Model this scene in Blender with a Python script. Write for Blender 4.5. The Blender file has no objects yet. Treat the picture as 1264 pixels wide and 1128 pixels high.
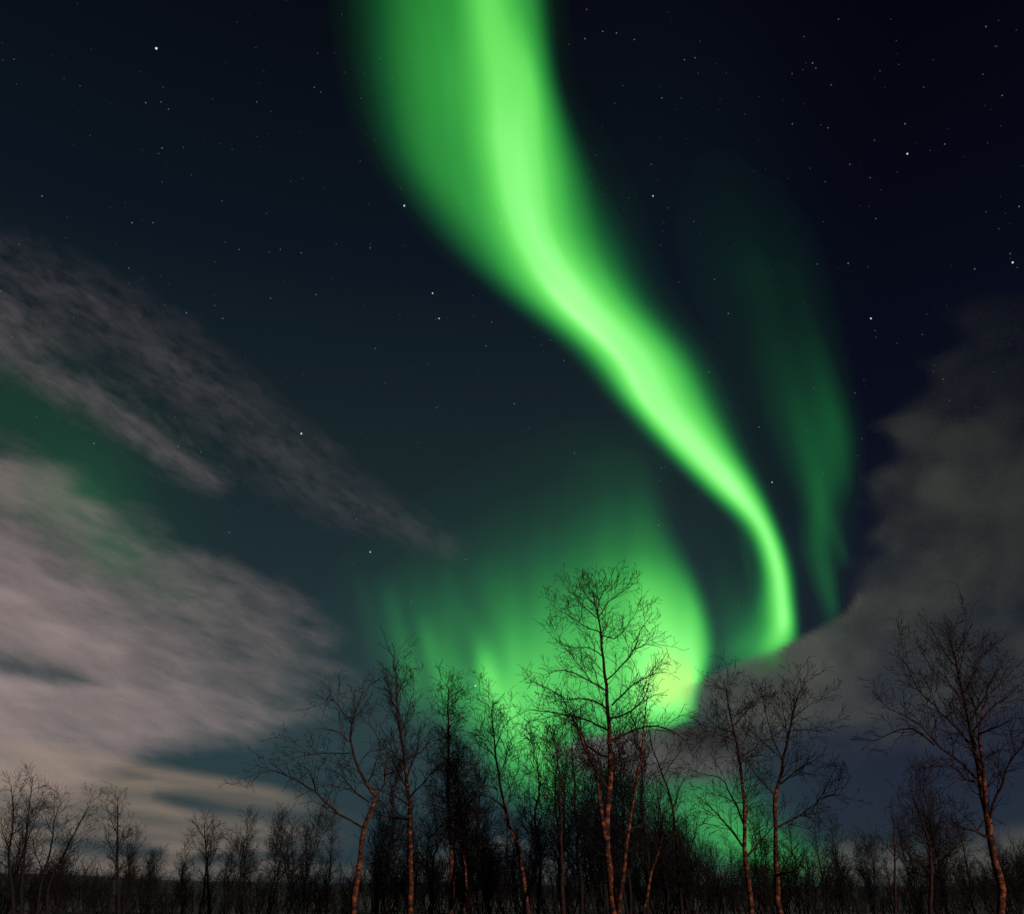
import bpy, math, random
import numpy as np
from mathutils import Vector, Matrix, Quaternion

# ------------------------------------------------------------------ camera, sky, sun, exposure
S = bpy.context.scene
COL = S.collection
F, CX, CY, EYE = 1100.0, 632.0, 564.0, 1.6           # focal length and centre in photo pixels, eye height
PITCH = math.atan(534.0 / F)
cam_data = bpy.data.cameras.new('camera')
cam_data.sensor_fit = 'HORIZONTAL'
cam_data.sensor_width = 36.0
cam_data.lens = F / 1264.0 * 36.0
cam_data.clip_start = 0.1
cam_data.clip_end = 60000.0
cam = bpy.data.objects.new('camera', cam_data)
COL.objects.link(cam)
cam.location = (0, 0, EYE)
cam.rotation_euler = (math.pi / 2 + PITCH, 0, 0)
S.camera = cam
S.view_settings.view_transform = 'Standard'
S.view_settings.look = 'None'
S.view_settings.exposure = 0.0
S.view_settings.gamma = 1.0
S.cycles.transparent_max_bounces = 32
S.cycles.max_bounces = 4
S.cycles.use_denoising = False
S.cycles.sample_clamp_indirect = 0.5
S.cycles.sample_clamp_direct = 2.5


def ramp(nt, stops, interp='LINEAR'):
    n = nt.nodes.new('ShaderNodeValToRGB')
    n.color_ramp.interpolation = interp
    e = n.color_ramp.elements
    while len(e) > 1:
        e.remove(e[-1])
    e[0].position = stops[0][0]
    e[0].color = tuple(stops[0][1]) + (1,)
    for p, c in stops[1:]:
        k = e.new(p)
        k.color = tuple(c) + (1,)
    return n


W = bpy.data.worlds.new('World')
S.world = W
W.use_nodes = True
nt = W.node_tree
nt.nodes.clear()
out = nt.nodes.new('ShaderNodeOutputWorld')
bg = nt.nodes.new('ShaderNodeBackground')
tc = nt.nodes.new('ShaderNodeTexCoord')
sep = nt.nodes.new('ShaderNodeSeparateXYZ')
nt.links.new(tc.outputs['Generated'], sep.inputs[0])
ra = ramp(nt, [(0.0, (.020, .038, .050)), (.155, (.024, .050, .056)), (.3, (.0135, .028, .034)), (.44, (.0090, .0185, .0225)),
               (.6, (.004, .0085, .015)), (.8, (.0022, .003, .006)), (1, (.001, .001, .003))])
rb = ramp(nt, [(0.0, (.02, .032, .036)), (.07, (.017, .025, .042)), (.14, (.014, .019, .037)), (.25, (.007, .010, .021)),
               (.44, (.0030, .0042, .012)), (.8, (.0008, .0008, .0032)), (1, (.0005, .0005, .002))])
nt.links.new(sep.outputs['Z'], ra.inputs[0])
nt.links.new(sep.outputs['Z'], rb.inputs[0])
mr = nt.nodes.new('ShaderNodeMapRange')
mr.interpolation_type = 'SMOOTHSTEP'
mr.inputs['From Min'].default_value = 0.12
mr.inputs['From Max'].default_value = 0.38
nt.links.new(sep.outputs['X'], mr.inputs['Value'])
mx = nt.nodes.new('ShaderNodeMix')
mx.data_type = 'RGBA'
nt.links.new(mr.outputs[0], mx.inputs['Factor'])
nt.links.new(ra.outputs[0], mx.inputs[6])
nt.links.new(rb.outputs[0], mx.inputs[7])
nt.links.new(mx.outputs[2], bg.inputs['Color'])
nt.links.new(bg.outputs[0], out.inputs[0])

sun_data = bpy.data.lights.new('moon_light', 'SUN')
sun_data.energy = 3.2
sun_data.angle = math.radians(0.5)
sun_data.color = (1.0, 0.82, 0.76)
sun = bpy.data.objects.new('moon_light', sun_data)
COL.objects.link(sun)
travel = Vector((-0.60, 0.76, -0.24)).normalized()
sun.rotation_euler = travel.to_track_quat('-Z', 'Y').to_euler()

# ------------------------------------------------------------------ helpers
CP, SP = math.cos(PITCH), math.sin(PITCH)


def ray(x, y):
    """direction in the world towards a point seen at photo position x, y"""
    u, v = (np.asarray(x, float) - CX) / F, (CY - np.asarray(y, float)) / F
    d = np.stack([u, CP - v * SP, SP + v * CP], -1)
    return d / np.linalg.norm(d, axis=-1, keepdims=True)


def at(x, y, depth):
    """world point at horizontal distance 'depth' along the ray"""
    d = ray(x, y)
    return Vector((0, 0, EYE)) + Vector(d) * (depth / d[1])


def tag(o, label=None, cat=None, group=None, kind=None):
    if label: o['label'] = label
    if cat: o['category'] = cat
    if group: o['group'] = group
    if kind: o['kind'] = kind
    return o


def link_mesh(name, verts, faces, mat, parent=None, smooth=True):
    me = bpy.data.meshes.new(name)
    me.from_pydata([tuple(map(float, v)) for v in verts] if not isinstance(verts, list) else verts, [], faces)
    me.materials.append(mat)
    if smooth:
        me.polygons.foreach_set('use_smooth', [True] * len(me.polygons))
    me.update()
    o = bpy.data.objects.new(name, me)
    COL.objects.link(o)
    if parent is not None:
        o.parent = parent
    return o


def smooth01(x):
    x = np.clip(x, 0, 1)
    return x * x * (3 - 2 * x)


def blur(a, s):
    if s <= 0: return a
    r = int(3 * s) + 1
    k = np.exp(-0.5 * (np.arange(-r, r + 1) / s) ** 2)
    k /= k.sum()
    for ax in (0, 1):
        p = [(0, 0), (0, 0)]
        p[ax] = (r, r)
        b = np.pad(a, p, mode='edge')
        a = np.apply_along_axis(lambda m: np.convolve(m, k, 'valid'), ax, b)
    return a


def hermite(xk, yk, x):
    """smooth curve through knots (Catmull-Rom slopes)"""
    xk, yk = np.asarray(xk, float), np.asarray(yk, float)
    m = np.gradient(yk, xk)
    i = np.clip(np.searchsorted(xk, x) - 1, 0, len(xk) - 2)
    h = xk[i + 1] - xk[i]
    t = np.clip((x - xk[i]) / h, 0, 1)
    return ((2 * t ** 3 - 3 * t ** 2 + 1) * yk[i] + (t ** 3 - 2 * t ** 2 + t) * h * m[i]
            + (-2 * t ** 3 + 3 * t ** 2) * yk[i + 1] + (t ** 3 - t ** 2) * h * m[i + 1])


def vnoise(n, seed):
    r = np.random.RandomState(seed).rand(4096)

    def f(x):
        x = np.asarray(x, float) + 500
        i = np.floor(x).astype(int)
        t = x - i
        t = t * t * (3 - 2 * t)
        return r[i % 4096] * (1 - t) + r[(i + 1) % 4096] * t
    return lambda x: sum(f(x * 2 ** k) / 2 ** k for k in range(n)) / sum(1 / 2 ** k for k in range(n))


def vnoise2(seed):
    r = np.random.RandomState(seed).rand(256, 256)

    def f(x, y):
        i, j = np.floor(x).astype(int), np.floor(y).astype(int)
        u, v = x - i, y - j
        u, v = u * u * (3 - 2 * u), v * v * (3 - 2 * v)
        g = lambda a, b: r[a % 256, b % 256]
        return (g(i, j) * (1 - u) + g(i + 1, j) * u) * (1 - v) + (g(i, j + 1) * (1 - u) + g(i + 1, j + 1) * u) * v
    return lambda x, y, n=4: sum(f(x * 2 ** k + 7 * k, y * 2 ** k) / 2 ** k for k in range(n)) / sum(1 / 2 ** k for k in range(n))


SHELL_N = [0]


def shell(name, xs, ys, val, dist, mat, attr, layers, gap, thr):
    """closed shell far up in the sky: 'layers' curved surfaces one behind the other and a rim, kept only where val > thr"""
    X, Y = np.meshgrid(xs, ys)
    D = ray(X, Y)
    SHELL_N[0] += 1
    R = dist(np.arcsin(D[..., 2])) * (1 + .045 * (SHELL_N[0] % 6))
    keep = np.maximum.reduce([val[:-1, :-1], val[1:, :-1], val[:-1, 1:], val[1:, 1:]]) > thr
    H, Wd = X.shape
    idx = np.full((H, Wd), -1)
    used = np.zeros((H, Wd), bool)
    used[:-1, :-1] |= keep; used[1:, :-1] |= keep; used[:-1, 1:] |= keep; used[1:, 1:] |= keep
    idx[used] = np.arange(used.sum())
    n = int(used.sum())
    verts, vals, uvs = [], [], []
    for k in range(layers):
        P = D[used] * (R[used] * (1 + gap * k))[:, None] + np.array([0, 0, EYE])
        verts.append(P)
        vals.append(val[used])
        uvs.append(np.stack([X[used] / 1000, -Y[used] / 1000], -1))
    verts = np.concatenate(verts); vals = np.concatenate(vals); uvs = np.concatenate(uvs)
    jj, ii = np.nonzero(keep)
    q = np.stack([idx[jj, ii], idx[jj + 1, ii], idx[jj + 1, ii + 1], idx[jj, ii + 1]], -1)
    faces = [q + n * k for k in range(layers)]
    # rim
    edges = {}
    for a, b, c, d in q.tolist():
        for e in ((a, b), (b, c), (c, d), (d, a)):
            if (e[1], e[0]) in edges: del edges[(e[1], e[0])]
            else: edges[e] = 1
    rim = np.array([(a, b, b + n * (layers - 1), a + n * (layers - 1)) for a, b in edges])
    faces.append(rim)
    faces = np.concatenate(faces)
    me = bpy.data.meshes.new(name)
    me.from_pydata(verts.tolist(), [], faces.tolist())
    me.materials.append(mat)
    me.polygons.foreach_set('use_smooth', [True] * len(me.polygons))
    at_ = me.attributes.new(attr, 'FLOAT', 'POINT')
    at_.data.foreach_set('value', vals.astype(np.float32))
    at2 = me.attributes.new('span', 'FLOAT_VECTOR', 'POINT')
    lay = np.repeat(np.arange(layers), n) * 0.013
    at2.data.foreach_set('vector', np.stack([uvs[:, 0], uvs[:, 1], lay], -1).astype(np.float32).ravel())
    o = bpy.data.objects.new(name, me)
    COL.objects.link(o)
    return o


# ------------------------------------------------------------------ materials
def new_mat(name):
    m = bpy.data.materials.new(name)
    m.use_nodes = True
    m.node_tree.nodes.clear()
    return m, m.node_tree, m.node_tree.nodes.new('ShaderNodeOutputMaterial')


def math_node(nt, op, a, b=None, c=None, clamp=False):
    n = nt.nodes.new('ShaderNodeMath')
    n.operation = op
    n.use_clamp = clamp
    for i, v in enumerate((a, b, c)):
        if v is None: continue
        if isinstance(v, (int, float)): n.inputs[i].default_value = v
        else: nt.links.new(v, n.inputs[i])
    return n.outputs[0]


def aurora_material(name, core=((.25, 1., .19), (.5, 1.05, .19), (.75, 1.1, .2))):
    m, nt, out = new_mat(name)
    a = nt.nodes.new('ShaderNodeAttribute'); a.attribute_name = 'glow'
    v = math_node(nt, 'MULTIPLY', a.outputs['Fac'], 1 / 1.2)
    st = [(0, (0, 0, 0)), (.1, (.0006, .0065, .0015)), (.2, (.002, .03, .007)), (.3, (.004, .073, .015)), (.4, (.010, .133, .019)), (.5, (.018, .21, .029)),
          (.6, (.03, .32, .042)), (.7, (.055, .45, .06)), (.8, (.09, .6, .082)), (.9, (.15, .79, .12)), (1., core[0]), (1.1, core[1]), (1.2, core[2])]
    r = ramp(nt, [(p / 1.2, c) for p, c in st])
    nt.links.new(v, r.inputs[0])
    em = nt.nodes.new('ShaderNodeEmission')
    em.inputs['Strength'].default_value = 0.5       # two surfaces, front and back
    nt.links.new(r.outputs[0], em.inputs['Color'])
    tr = nt.nodes.new('ShaderNodeBsdfTransparent')
    ad = nt.nodes.new('ShaderNodeAddShader')
    nt.links.new(em.outputs[0], ad.inputs[0]); nt.links.new(tr.outputs[0], ad.inputs[1])
    nt.links.new(ad.outputs[0], out.inputs['Surface'])
    m.cycles.emission_sampling = 'NONE'
    return m


def cloud_material(name, albedo, scale, stretch, angle, ragged, layers=3, detail=9.0, distort=0.4):
    m, nt, out = new_mat(name)
    a = nt.nodes.new('ShaderNodeAttribute'); a.attribute_name = 'cover'
    sp = nt.nodes.new('ShaderNodeAttribute'); sp.attribute_name = 'span'
    mp0 = nt.nodes.new('ShaderNodeMapping')
    mp0.inputs['Rotation'].default_value = (0, 0, angle)
    nt.links.new(sp.outputs['Vector'], mp0.inputs['Vector'])
    mp = nt.nodes.new('ShaderNodeMapping')
    mp.inputs['Scale'].default_value = (scale / stretch, scale, scale)
    nt.links.new(mp0.outputs[0], mp.inputs['Vector'])
    n1 = nt.nodes.new('ShaderNodeTexNoise')
    n1.inputs['Scale'].default_value = 1.0
    n1.inputs['Detail'].default_value = detail
    n1.inputs['Roughness'].default_value = 0.62
    n1.inputs['Distortion'].default_value = distort
    nt.links.new(mp.outputs[0], n1.inputs['Vector'])
    c = a.outputs['Fac']
    one_c = math_node(nt, 'SUBTRACT', 1.0, c)
    edge = math_node(nt, 'MULTIPLY', math_node(nt, 'POWER', c, 0.6), one_c)
    dn = math_node(nt, 'MULTIPLY', math_node(nt, 'SUBTRACT', n1.outputs['Fac'], 0.5), ragged)
    al = math_node(nt, 'MULTIPLY_ADD', edge, dn, c, clamp=True)
    al = math_node(nt, 'MINIMUM', al, 0.995)
    inv = math_node(nt, 'POWER', math_node(nt, 'SUBTRACT', 1.0, al), 1.0 / layers)
    al = math_node(nt, 'SUBTRACT', 1.0, inv)
    df = nt.nodes.new('ShaderNodeBsdfDiffuse')
    df.inputs['Color'].default_value = tuple(albedo) + (1,)
    tl = nt.nodes.new('ShaderNodeBsdfTranslucent')
    tl.inputs['Color'].default_value = tuple(albedo) + (1,)
    mx = nt.nodes.new('ShaderNodeMixShader'); mx.inputs[0].default_value = 0.12
    nt.links.new(df.outputs[0], mx.inputs[1]); nt.links.new(tl.outputs[0], mx.inputs[2])
    tr = nt.nodes.new('ShaderNodeBsdfTransparent')
    m2 = nt.nodes.new('ShaderNodeMixShader')
    nt.links.new(al, m2.inputs[0])
    nt.links.new(tr.outputs[0], m2.inputs[1]); nt.links.new(mx.outputs[0], m2.inputs[2])
    nt.links.new(m2.outputs[0], out.inputs['Surface'])
    return m


def bark_material(name, lo, hi, scale=9.0, pale=None):
    m, nt, out = new_mat(name)
    tc = nt.nodes.new('ShaderNodeTexCoord')
    mp = nt.nodes.new('ShaderNodeMapping'); mp.inputs['Scale'].default_value = (1, 1, 1.6)
    nt.links.new(tc.outputs['Object'], mp.inputs['Vector'])
    n1 = nt.nodes.new('ShaderNodeTexNoise')
    n1.inputs['Scale'].default_value = scale; n1.inputs['Detail'].default_value = 6
    nt.links.new(mp.outputs[0], n1.inputs['Vector'])
    st = [(.40, lo), (.56, hi)]
    if pale: st.append((.64, pale))
    r = ramp(nt, st)
    nt.links.new(n1.outputs['Fac'], r.inputs[0])
    b = nt.nodes.new('ShaderNodeBsdfPrincipled')
    b.inputs['Roughness'].default_value = 0.85
    b.inputs['Specular IOR Level'].default_value = 0.2
    nt.links.new(r.outputs[0], b.inputs['Base Color'])
    nt.links.new(b.outputs[0], out.inputs['Surface'])
    return m


M_AUR = aurora_material('aurora_light')
M_BAND = aurora_material('aurora_band_light', ((.26, 1., .22), (.55, 1.02, .42), (.8, 1.05, .65)))
M_TRUNK = bark_material('lit_birch_bark', (.006, .002, .0014), (.070, .0165, .0055), 7, (.17, .050, .016))  # reddish bark, with the orange light on lower trunks put into its colour
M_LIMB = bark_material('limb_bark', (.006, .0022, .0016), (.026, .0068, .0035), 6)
M_TWIG = bark_material('twig_bark', (.008, .0035, .0025), (.020, .007, .005), 3)
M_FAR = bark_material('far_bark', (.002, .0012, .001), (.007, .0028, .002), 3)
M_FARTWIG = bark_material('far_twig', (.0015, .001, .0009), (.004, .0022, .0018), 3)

# ------------------------------------------------------------------ ground and hills
m, nt, out = new_mat('dark_heath')
tc = nt.nodes.new('ShaderNodeTexCoord')
n1 = nt.nodes.new('ShaderNodeTexNoise'); n1.inputs['Scale'].default_value = 0.05; n1.inputs['Detail'].default_value = 8
nt.links.new(tc.outputs['Object'], n1.inputs['Vector'])
r = ramp(nt, [(.4, (.001, .001, .0009)), (.66, (.0025, .0025, .0022)), (.74, (.02, .02, .022))])
nt.links.new(n1.outputs['Fac'], r.inputs[0])
b = nt.nodes.new('ShaderNodeBsdfPrincipled'); b.inputs['Roughness'].default_value = .95
nt.links.new(r.outputs[0], b.inputs['Base Color']); nt.links.new(b.outputs[0], out.inputs['Surface'])
M_GROUND = m
vs, fs = [(0, 0, 0)], []
rings = [30, 120, 400, 1200, 4000, 20000]
gn = vnoise2(3)
for R_ in rings:
    for k in range(96):
        a = 2 * math.pi * k / 96
        z = 0 if R_ < 100 else float(gn(np.array(R_ * math.cos(a) / 90.), np.array(R_ * math.sin(a) / 90.))) * .8 - .4
        vs.append((R_ * math.cos(a), R_ * math.sin(a), z))
for k in range(96):
    fs.append((0, 1 + k, 1 + (k + 1) % 96))
    for q in range(len(rings) - 1):
        a0, a1 = 1 + q * 96, 1 + (q + 1) * 96
        fs.append((a0 + k, a1 + k, a1 + (k + 1) % 96, a0 + (k + 1) % 96))
tag(link_mesh('ground', vs, fs, M_GROUND), kind='structure')

m, nt, out = new_mat('forested_hill')
tc = nt.nodes.new('ShaderNodeTexCoord')
n1 = nt.nodes.new('ShaderNodeTexNoise'); n1.inputs['Scale'].default_value = 0.01; n1.inputs['Detail'].default_value = 8
nt.links.new(tc.outputs['Object'], n1.inputs['Vector'])
r = ramp(nt, [(.4, (.0015, .006, .0065)), (.65, (.003, .010, .010))])
nt.links.new(n1.outputs['Fac'], r.inputs[0])
b = nt.nodes.new('ShaderNodeBsdfPrincipled'); b.inputs['Roughness'].default_value = 1
nt.links.new(r.outputs[0], b.inputs['Base Color']); nt.links.new(b.outputs[0], out.inputs['Surface'])
vs, fs = [], []
hn = vnoise(4, 5)
NX, NY = 160, 16
prof = ([-200, 60, 170, 260, 420, 560, 640, 760, 900, 1040, 1264, 1500], [1073, 1077, 1078, 1084, 1090, 1088, 1090, 1094, 1094, 1094, 1094, 1090])
for j in range(NY + 1):
    for i in range(NX + 1):
        px = -300 + 1900 * i / NX
        y_ = 1500 + 500 * j / NY
        top = math.tan(max(0.0, float(PITCH - math.atan((np.interp(px, *prof) - CY) / F)))) * 1750 + EYE
        w = math.sin(math.pi * j / NY) ** .7
        z = -3 + (top + 3) * w * (0.95 + .08 * float(hn(px / 60.)) + .03 * float(hn(px / 11. + j)))
        vs.append(((px - CX) / F * y_ * 1.12, y_, z))
for j in range(NY):
    for i in range(NX):
        a = j * (NX + 1) + i
        fs.append((a, a + 1, a + NX + 2, a + NX + 1))
tag(link_mesh('hills', vs, fs, m), kind='structure')

# ------------------------------------------------------------------ aurora
AUR = lambda el: np.clip(1250 / np.sin(np.maximum(el, .02)), 1800, 8200) * 1.3


def band(rows, X, Y):
    """rows: (y, [x knots], [levels]) - streamlines of the band and how strongly it glows along each"""
    ys = [r[0] for r in rows]
    nk = len(rows[0][1])
    kx = np.stack([hermite(ys, [r[1][k] for r in rows], Y[:, 0]) for k in range(nk)], -1)
    kv = np.stack([hermite(ys, [r[2][k] for r in rows], Y[:, 0]) for k in range(nk)], -1)
    o = np.zeros(X.shape)
    for j in range(X.shape[0]):
        k_ = np.maximum.accumulate(kx[j] + np.arange(nk) * 1e-3)
        o[j] = hermite(k_, kv[j], X[j])
        o[j][(X[j] < k_[0]) | (X[j] > k_[-1])] = 0
    return np.clip(o, 0, 1.2)


xs, ys = np.arange(340, 1070, 4.), np.arange(-60, 840, 4.)
X, Y = np.meshgrid(xs, ys)
rows = [
    (-60, [395, 450, 498, 556, 600, 622, 652, 675, 700], [0, .22, .45, .58, .84, .7, .5, .12, 0]),
    (0, [400, 455, 500, 560, 612, 632, 658, 680, 705], [0, .23, .47, .6, .86, .72, .52, .14, 0]),
    (100, [415, 460, 500, 560, 635, 658, 674, 692, 722], [0, .22, .47, .64, .91, .84, .57, .14, 0]),
    (200, [452, 490, 520, 572, 642, 672, 697, 724, 775], [0, .24, .47, .63, .98, .86, .58, .18, 0]),
    (300, [530, 563, 590, 622, 664, 692, 722, 757, 815], [0, .27, .5, .77, 1, .88, .62, .26, 0]),
    (365, [602, 634, 658, 677, 706, 737, 763, 790, 840], [0, .36, .72, .93, 1, .92, .68, .3, 0]),
    (440, [696, 722, 740, 755, 780, 806, 829, 851, 893], [0, .36, .76, .96, 1, .94, .7, .32, 0]),
    (500, [750, 772, 786, 796, 813, 838, 862, 883, 920], [0, .42, .84, .98, 1.01, .95, .7, .32, 0]),
    (550, [796, 818, 830, 842, 858, 877, 894, 909, 938], [0, .42, .84, .98, 1.02, .95, .7, .3, 0]),
    (600, [850, 868, 880, 890, 904, 918, 929, 938, 958], [0, .42, .8, .97, 1.02, .94, .66, .28, 0]),
    (650, [900, 918, 926, 933, 942, 950, 956, 961, 976], [0, .38, .66, .9, 1, .86, .56, .26, 0]),
    (700, [922, 938, 946, 953, 960, 968, 973, 978, 990], [0, .36, .7, .92, 1, .82, .5, .24, 0]),
    (740, [905, 935, 950, 959, 967, 974, 979, 983, 994], [0, .32, .72, .94, 1, .82, .5, .24, 0]),
    (775, [888, 925, 944, 957, 967, 976, 982, 986, 996], [0, .34, .6, .88, .98, .82, .5, .22, 0]),
    (800, [872, 908, 930, 945, 958, 970, 980, 987, 996], [0, .34, .5, .7, .8, .7, .45, .2, 0]),
    (840, [860, 900, 920, 935, 950, 965, 978, 988, 996], [0, .1, .2, .25, .25, .2, .15, .05, 0]),
]
g = band(rows, X, Y)
st = vnoise(3, 11)
cxs = hermite([r[0] for r in rows], [r[1][4] for r in rows], Y[:, 0])[:, None]
lw = hermite([r[0] for r in rows], [r[1][7] - r[1][1] for r in rows], Y[:, 0])[:, None]
u_ = (X - cxs) / lw
g *= 1 + .14 * (st(u_ * 10 + 40) - .5) * smooth01((800 - Y) / 500) + .06 * (vnoise2(4)(X / 90, Y / 160) - .5)
# faint thin ray hanging inside the bend
dx = X - np.interp(Y, [590, 650, 720, 790], [895, 915, 928, 930])
g = np.maximum(g, .2 * np.exp(-(dx / 9.) ** 2) * smooth01((Y - 600) / 60) * smooth01((780 - Y) / 60))
g = g + .03 * smooth01((g - .86) / .14) * (.1 + 1.4 * st(u_ * 26 + 90))
gl = blur(g, .9)
o = shell('aurora_band', xs, ys, gl, AUR, M_BAND, 'glow', 2, .012, .02)
tag(o, 'bright green aurora ribbon sweeping from the top down to the right cloud', 'aurora', 'green auroras in the night sky')

xs, ys = np.arange(300, 1080, 5.), np.arange(460, 1100, 5.)
X, Y = np.meshgrid(xs, ys)
tx = [300, 400, 440, 480, 520, 560, 600, 640, 680, 720, 760, 800, 840, 880, 920, 960, 1000, 1040, 1080]
T = {
    460: [0, 0, 0, 0, 0, 0, 0, 0, 0, 0, 0, 0, 0, 0, 0, 0, 0, 0, 0],
    520: [0, 0, 0, 0, 0, 0, 0, 0, .02, .03, .03, .02, 0, 0, 0, 0, 0, 0, 0],
    560: [0, 0, 0, 0, 0, .01, .03, .05, .08, .12, .14, .12, .07, .03, 0, 0, 0, 0, 0],
    600: [0, 0, 0, 0.009, 0.025, 0.043, 0.068, 0.085, 0.111, 0.153, 0.187, 0.196, 0.128, 0.068, 0, 0, 0, 0, 0],
    640: [0, 0, 0.009, 0.025, 0.051, 0.085, 0.111, 0.145, 0.178, 0.238, 0.306, 0.323, 0.221, 0.119, 0, 0, 0, 0, 0],
    680: [0, 0.009, 0.035, 0.07, 0.114, 0.141, 0.176, 0.229, 0.282, 0.361, 0.44, 0.484, 0.37, 0.194, 0, 0, 0, 0, 0],
    720: [0, .03, .08, .14, .2, .24, .3, .36, .42, .52, .64, .8, .7, .4, 0, 0, 0, 0, 0],
    760: [0, .03, .09, .18, .27, .32, .38, .5, .58, .64, .74, .92, .96, .6, 0, 0, 0, 0, 0],
    800: [0, .02, .06, .2, .36, .38, .54, .66, .7, .74, .8, .96, 1.15, .7, 0, 0, 0, 0, 0],
    840: [0, 0, .02, .12, .42, .46, .74, .8, .8, .78, .82, 1.04, 1.26, .8, .1, 0, 0, 0, 0],
    870: [0, 0, 0, .05, .34, .46, .68, .82, .78, .72, .76, 1.04, 1.22, .8, .1, 0, 0, 0, 0],
    900: [0, 0, 0, 0, .08, .3, .52, .8, .74, .64, .64, .7, .7, .3, .1, 0, 0, 0, 0],
    940: [0, 0, 0, 0, 0, .06, .26, .74, .72, .46, .34, .32, .3, .22, .12, 0, 0, 0, 0],
    970: [0, 0, 0, 0, 0, 0, .1, .5, .66, .38, .26, .34, .42, .4, .26, .05, 0, 0, 0],
    1000: [0, 0, 0, 0, 0, 0, .02, .16, .3, .2, .18, .36, .56, .6, .44, .14, .02, 0, 0],
    1035: [0, 0, 0, 0, 0, 0, 0, 0, .06, .06, .1, .18, .4, .6, .66, .42, .14, .02, 0],
    1060: [0, 0, 0, 0, 0, 0, 0, 0, 0, .02, .05, .08, .16, .36, .58, .68, .5, .2, 0],
    1085: [0, 0, 0, 0, 0, 0, 0, 0, 0, 0, 0, .04, .1, .2, .3, .45, .42, .2, 0],
    1100: [0, 0, 0, 0, 0, 0, 0, 0, 0, 0, 0, .1, .1, .2, .2, .2, .2, .1, 0],
}
ty = sorted(T)
tab = np.array([T[k] for k in ty])
colv = np.stack([np.interp(xs, tx, tab[k]) for k in range(len(ty))])
g = np.stack([np.interp(ys, ty, colv[:, i]) for i in range(len(xs))], -1)
g = blur(g, 2.2)
ex = hermite([460, 600, 640, 680, 720, 760, 800, 840, 870, 900, 930, 960, 1100], [830, 846, 850, 862, 877, 890, 894, 880, 870, 868, 900, 1000, 1200], ys)[:, None]
ew = np.interp(ys, [460, 600, 700, 800, 880, 960], [90, 70, 48, 34, 20, 200])[:, None]
cut = smooth01((ex - X) / ew + .15)
inner = .26 * np.exp(-((X - 912) / 42) ** 2 - ((Y - 790) / 70) ** 2) + .09 * np.exp(-((X - 880) / 50) ** 2 - ((Y - 690) / 90) ** 2)
g = np.maximum(np.where(Y < 925, g * cut, g), inner)
rn = vnoise(3, 21)
left = smooth01((760 - X) / 200)
slant = X - 0.42 * (Y - 800) * left
g *= 1 + .5 * (rn(slant / 34. + 9) - .5) * left * smooth01((Y - 660) / 100) + .22 * (rn(X / 24.) - .5)
# two separate rays at the left
for x0, x1, y0, y1, wd, v in ((430, 470, 660, 860, 12, .05), (468, 520, 690, 880, 15, .13), (515, 556, 740, 905, 13, .16), (590, 612, 770, 880, 15, .14), (618, 652, 820, 960, 13, .16), (575, 590, 760, 900, 9, -.12), (490, 548, 720, 900, 8, -.08)):
    cxr = x0 + (x1 - x0) * (Y - y0) / (y1 - y0)
    g += v * np.exp(-((X - cxr) / wd) ** 2) * smooth01((Y - y0) / 60) * smooth01((y1 - Y) / 60)
g = np.clip(blur(g, .8), 0, 1.2)
o = shell('aurora_curtain', xs, ys, g, AUR, M_AUR, 'glow', 2, .012, .035)
tag(o, 'broad green aurora glow low behind the tall central birch', 'aurora', 'green auroras in the night sky')

xs, ys = np.arange(800, 1120, 5.), np.arange(150, 790, 5.)
X, Y = np.meshgrid(xs, ys)
rows = [
    (150, [800, 840, 880, 920, 960], [0, 0, 0, 0, 0]),
    (240, [810, 860, 900, 950, 1000], [0, .03, .05, .03, 0]),
    (330, [830, 880, 935, 985, 1030], [0, .08, .12, .09, 0]),
    (400, [860, 905, 955, 1005, 1045], [0, .08, .13, .11, 0]),
    (470, [890, 935, 985, 1025, 1055], [0, .11, .2, .18, 0]),
    (530, [915, 960, 1005, 1038, 1068], [0, .15, .29, .24, 0]),
    (580, [935, 975, 1012, 1042, 1068], [0, .14, .33, .22, 0]),
    (630, [955, 988, 1012, 1040, 1066], [0, .12, .34, .14, 0]),
    (680, [975, 995, 1013, 1035, 1062], [0, .18, .3, .12, 0]),
    (720, [990, 1008, 1024, 1038, 1060], [0, .2, .3, .06, 0]),
    (755, [1000, 1017, 1030, 1042, 1055], [0, .15, .25, .04, 0]),
    (790, [1005, 1020, 1032, 1042, 1055], [0, .05, .1, .02, 0]),
]
g = band(rows, X, Y)
cxr = np.interp(Y, [600, 660, 710], [1018, 1034, 1048])
g = np.maximum(g, .3 * np.exp(-((X - cxr) / 7) ** 2) * smooth01((Y - 600) / 40) * smooth01((720 - Y) / 40))
g *= 1 + .5 * (rn((X - .25 * Y) / 22.) - .5)
g = blur(g, 1.0)
o = shell('aurora_streak', xs, ys, g, AUR, M_AUR, 'glow', 2, .012, .02)
tag(o, 'faint dim green aurora streak right of the bright ribbon', 'aurora', 'green auroras in the night sky')

xs, ys = np.arange(-120, 420, 12.), np.arange(330, 860, 12.)
X, Y = np.meshgrid(xs, ys)
d1 = ((X - 20) * .5 + (Y - 520) * .86) / 75
g = .16 * np.exp(-(((X - 50) * -.42 + (Y - 520) * .9) / 80) ** 2) * smooth01((330 - X) / 260)
g += .2 * np.exp(-((X - 60) / 90) ** 2 - ((Y - 620) / 50) ** 2)
g += .22 * np.exp(-((X - 140) / 75) ** 2 - ((Y - 690) / 48) ** 2)
g += .14 * np.exp(-((X - 230) / 60) ** 2 - ((Y - 740) / 38) ** 2)
o = shell('aurora_veil', xs, ys, g, AUR, M_AUR, 'glow', 2, .012, .02)
tag(o, 'very faint green aurora veil behind the left clouds', 'aurora', 'green auroras in the night sky')

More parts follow.
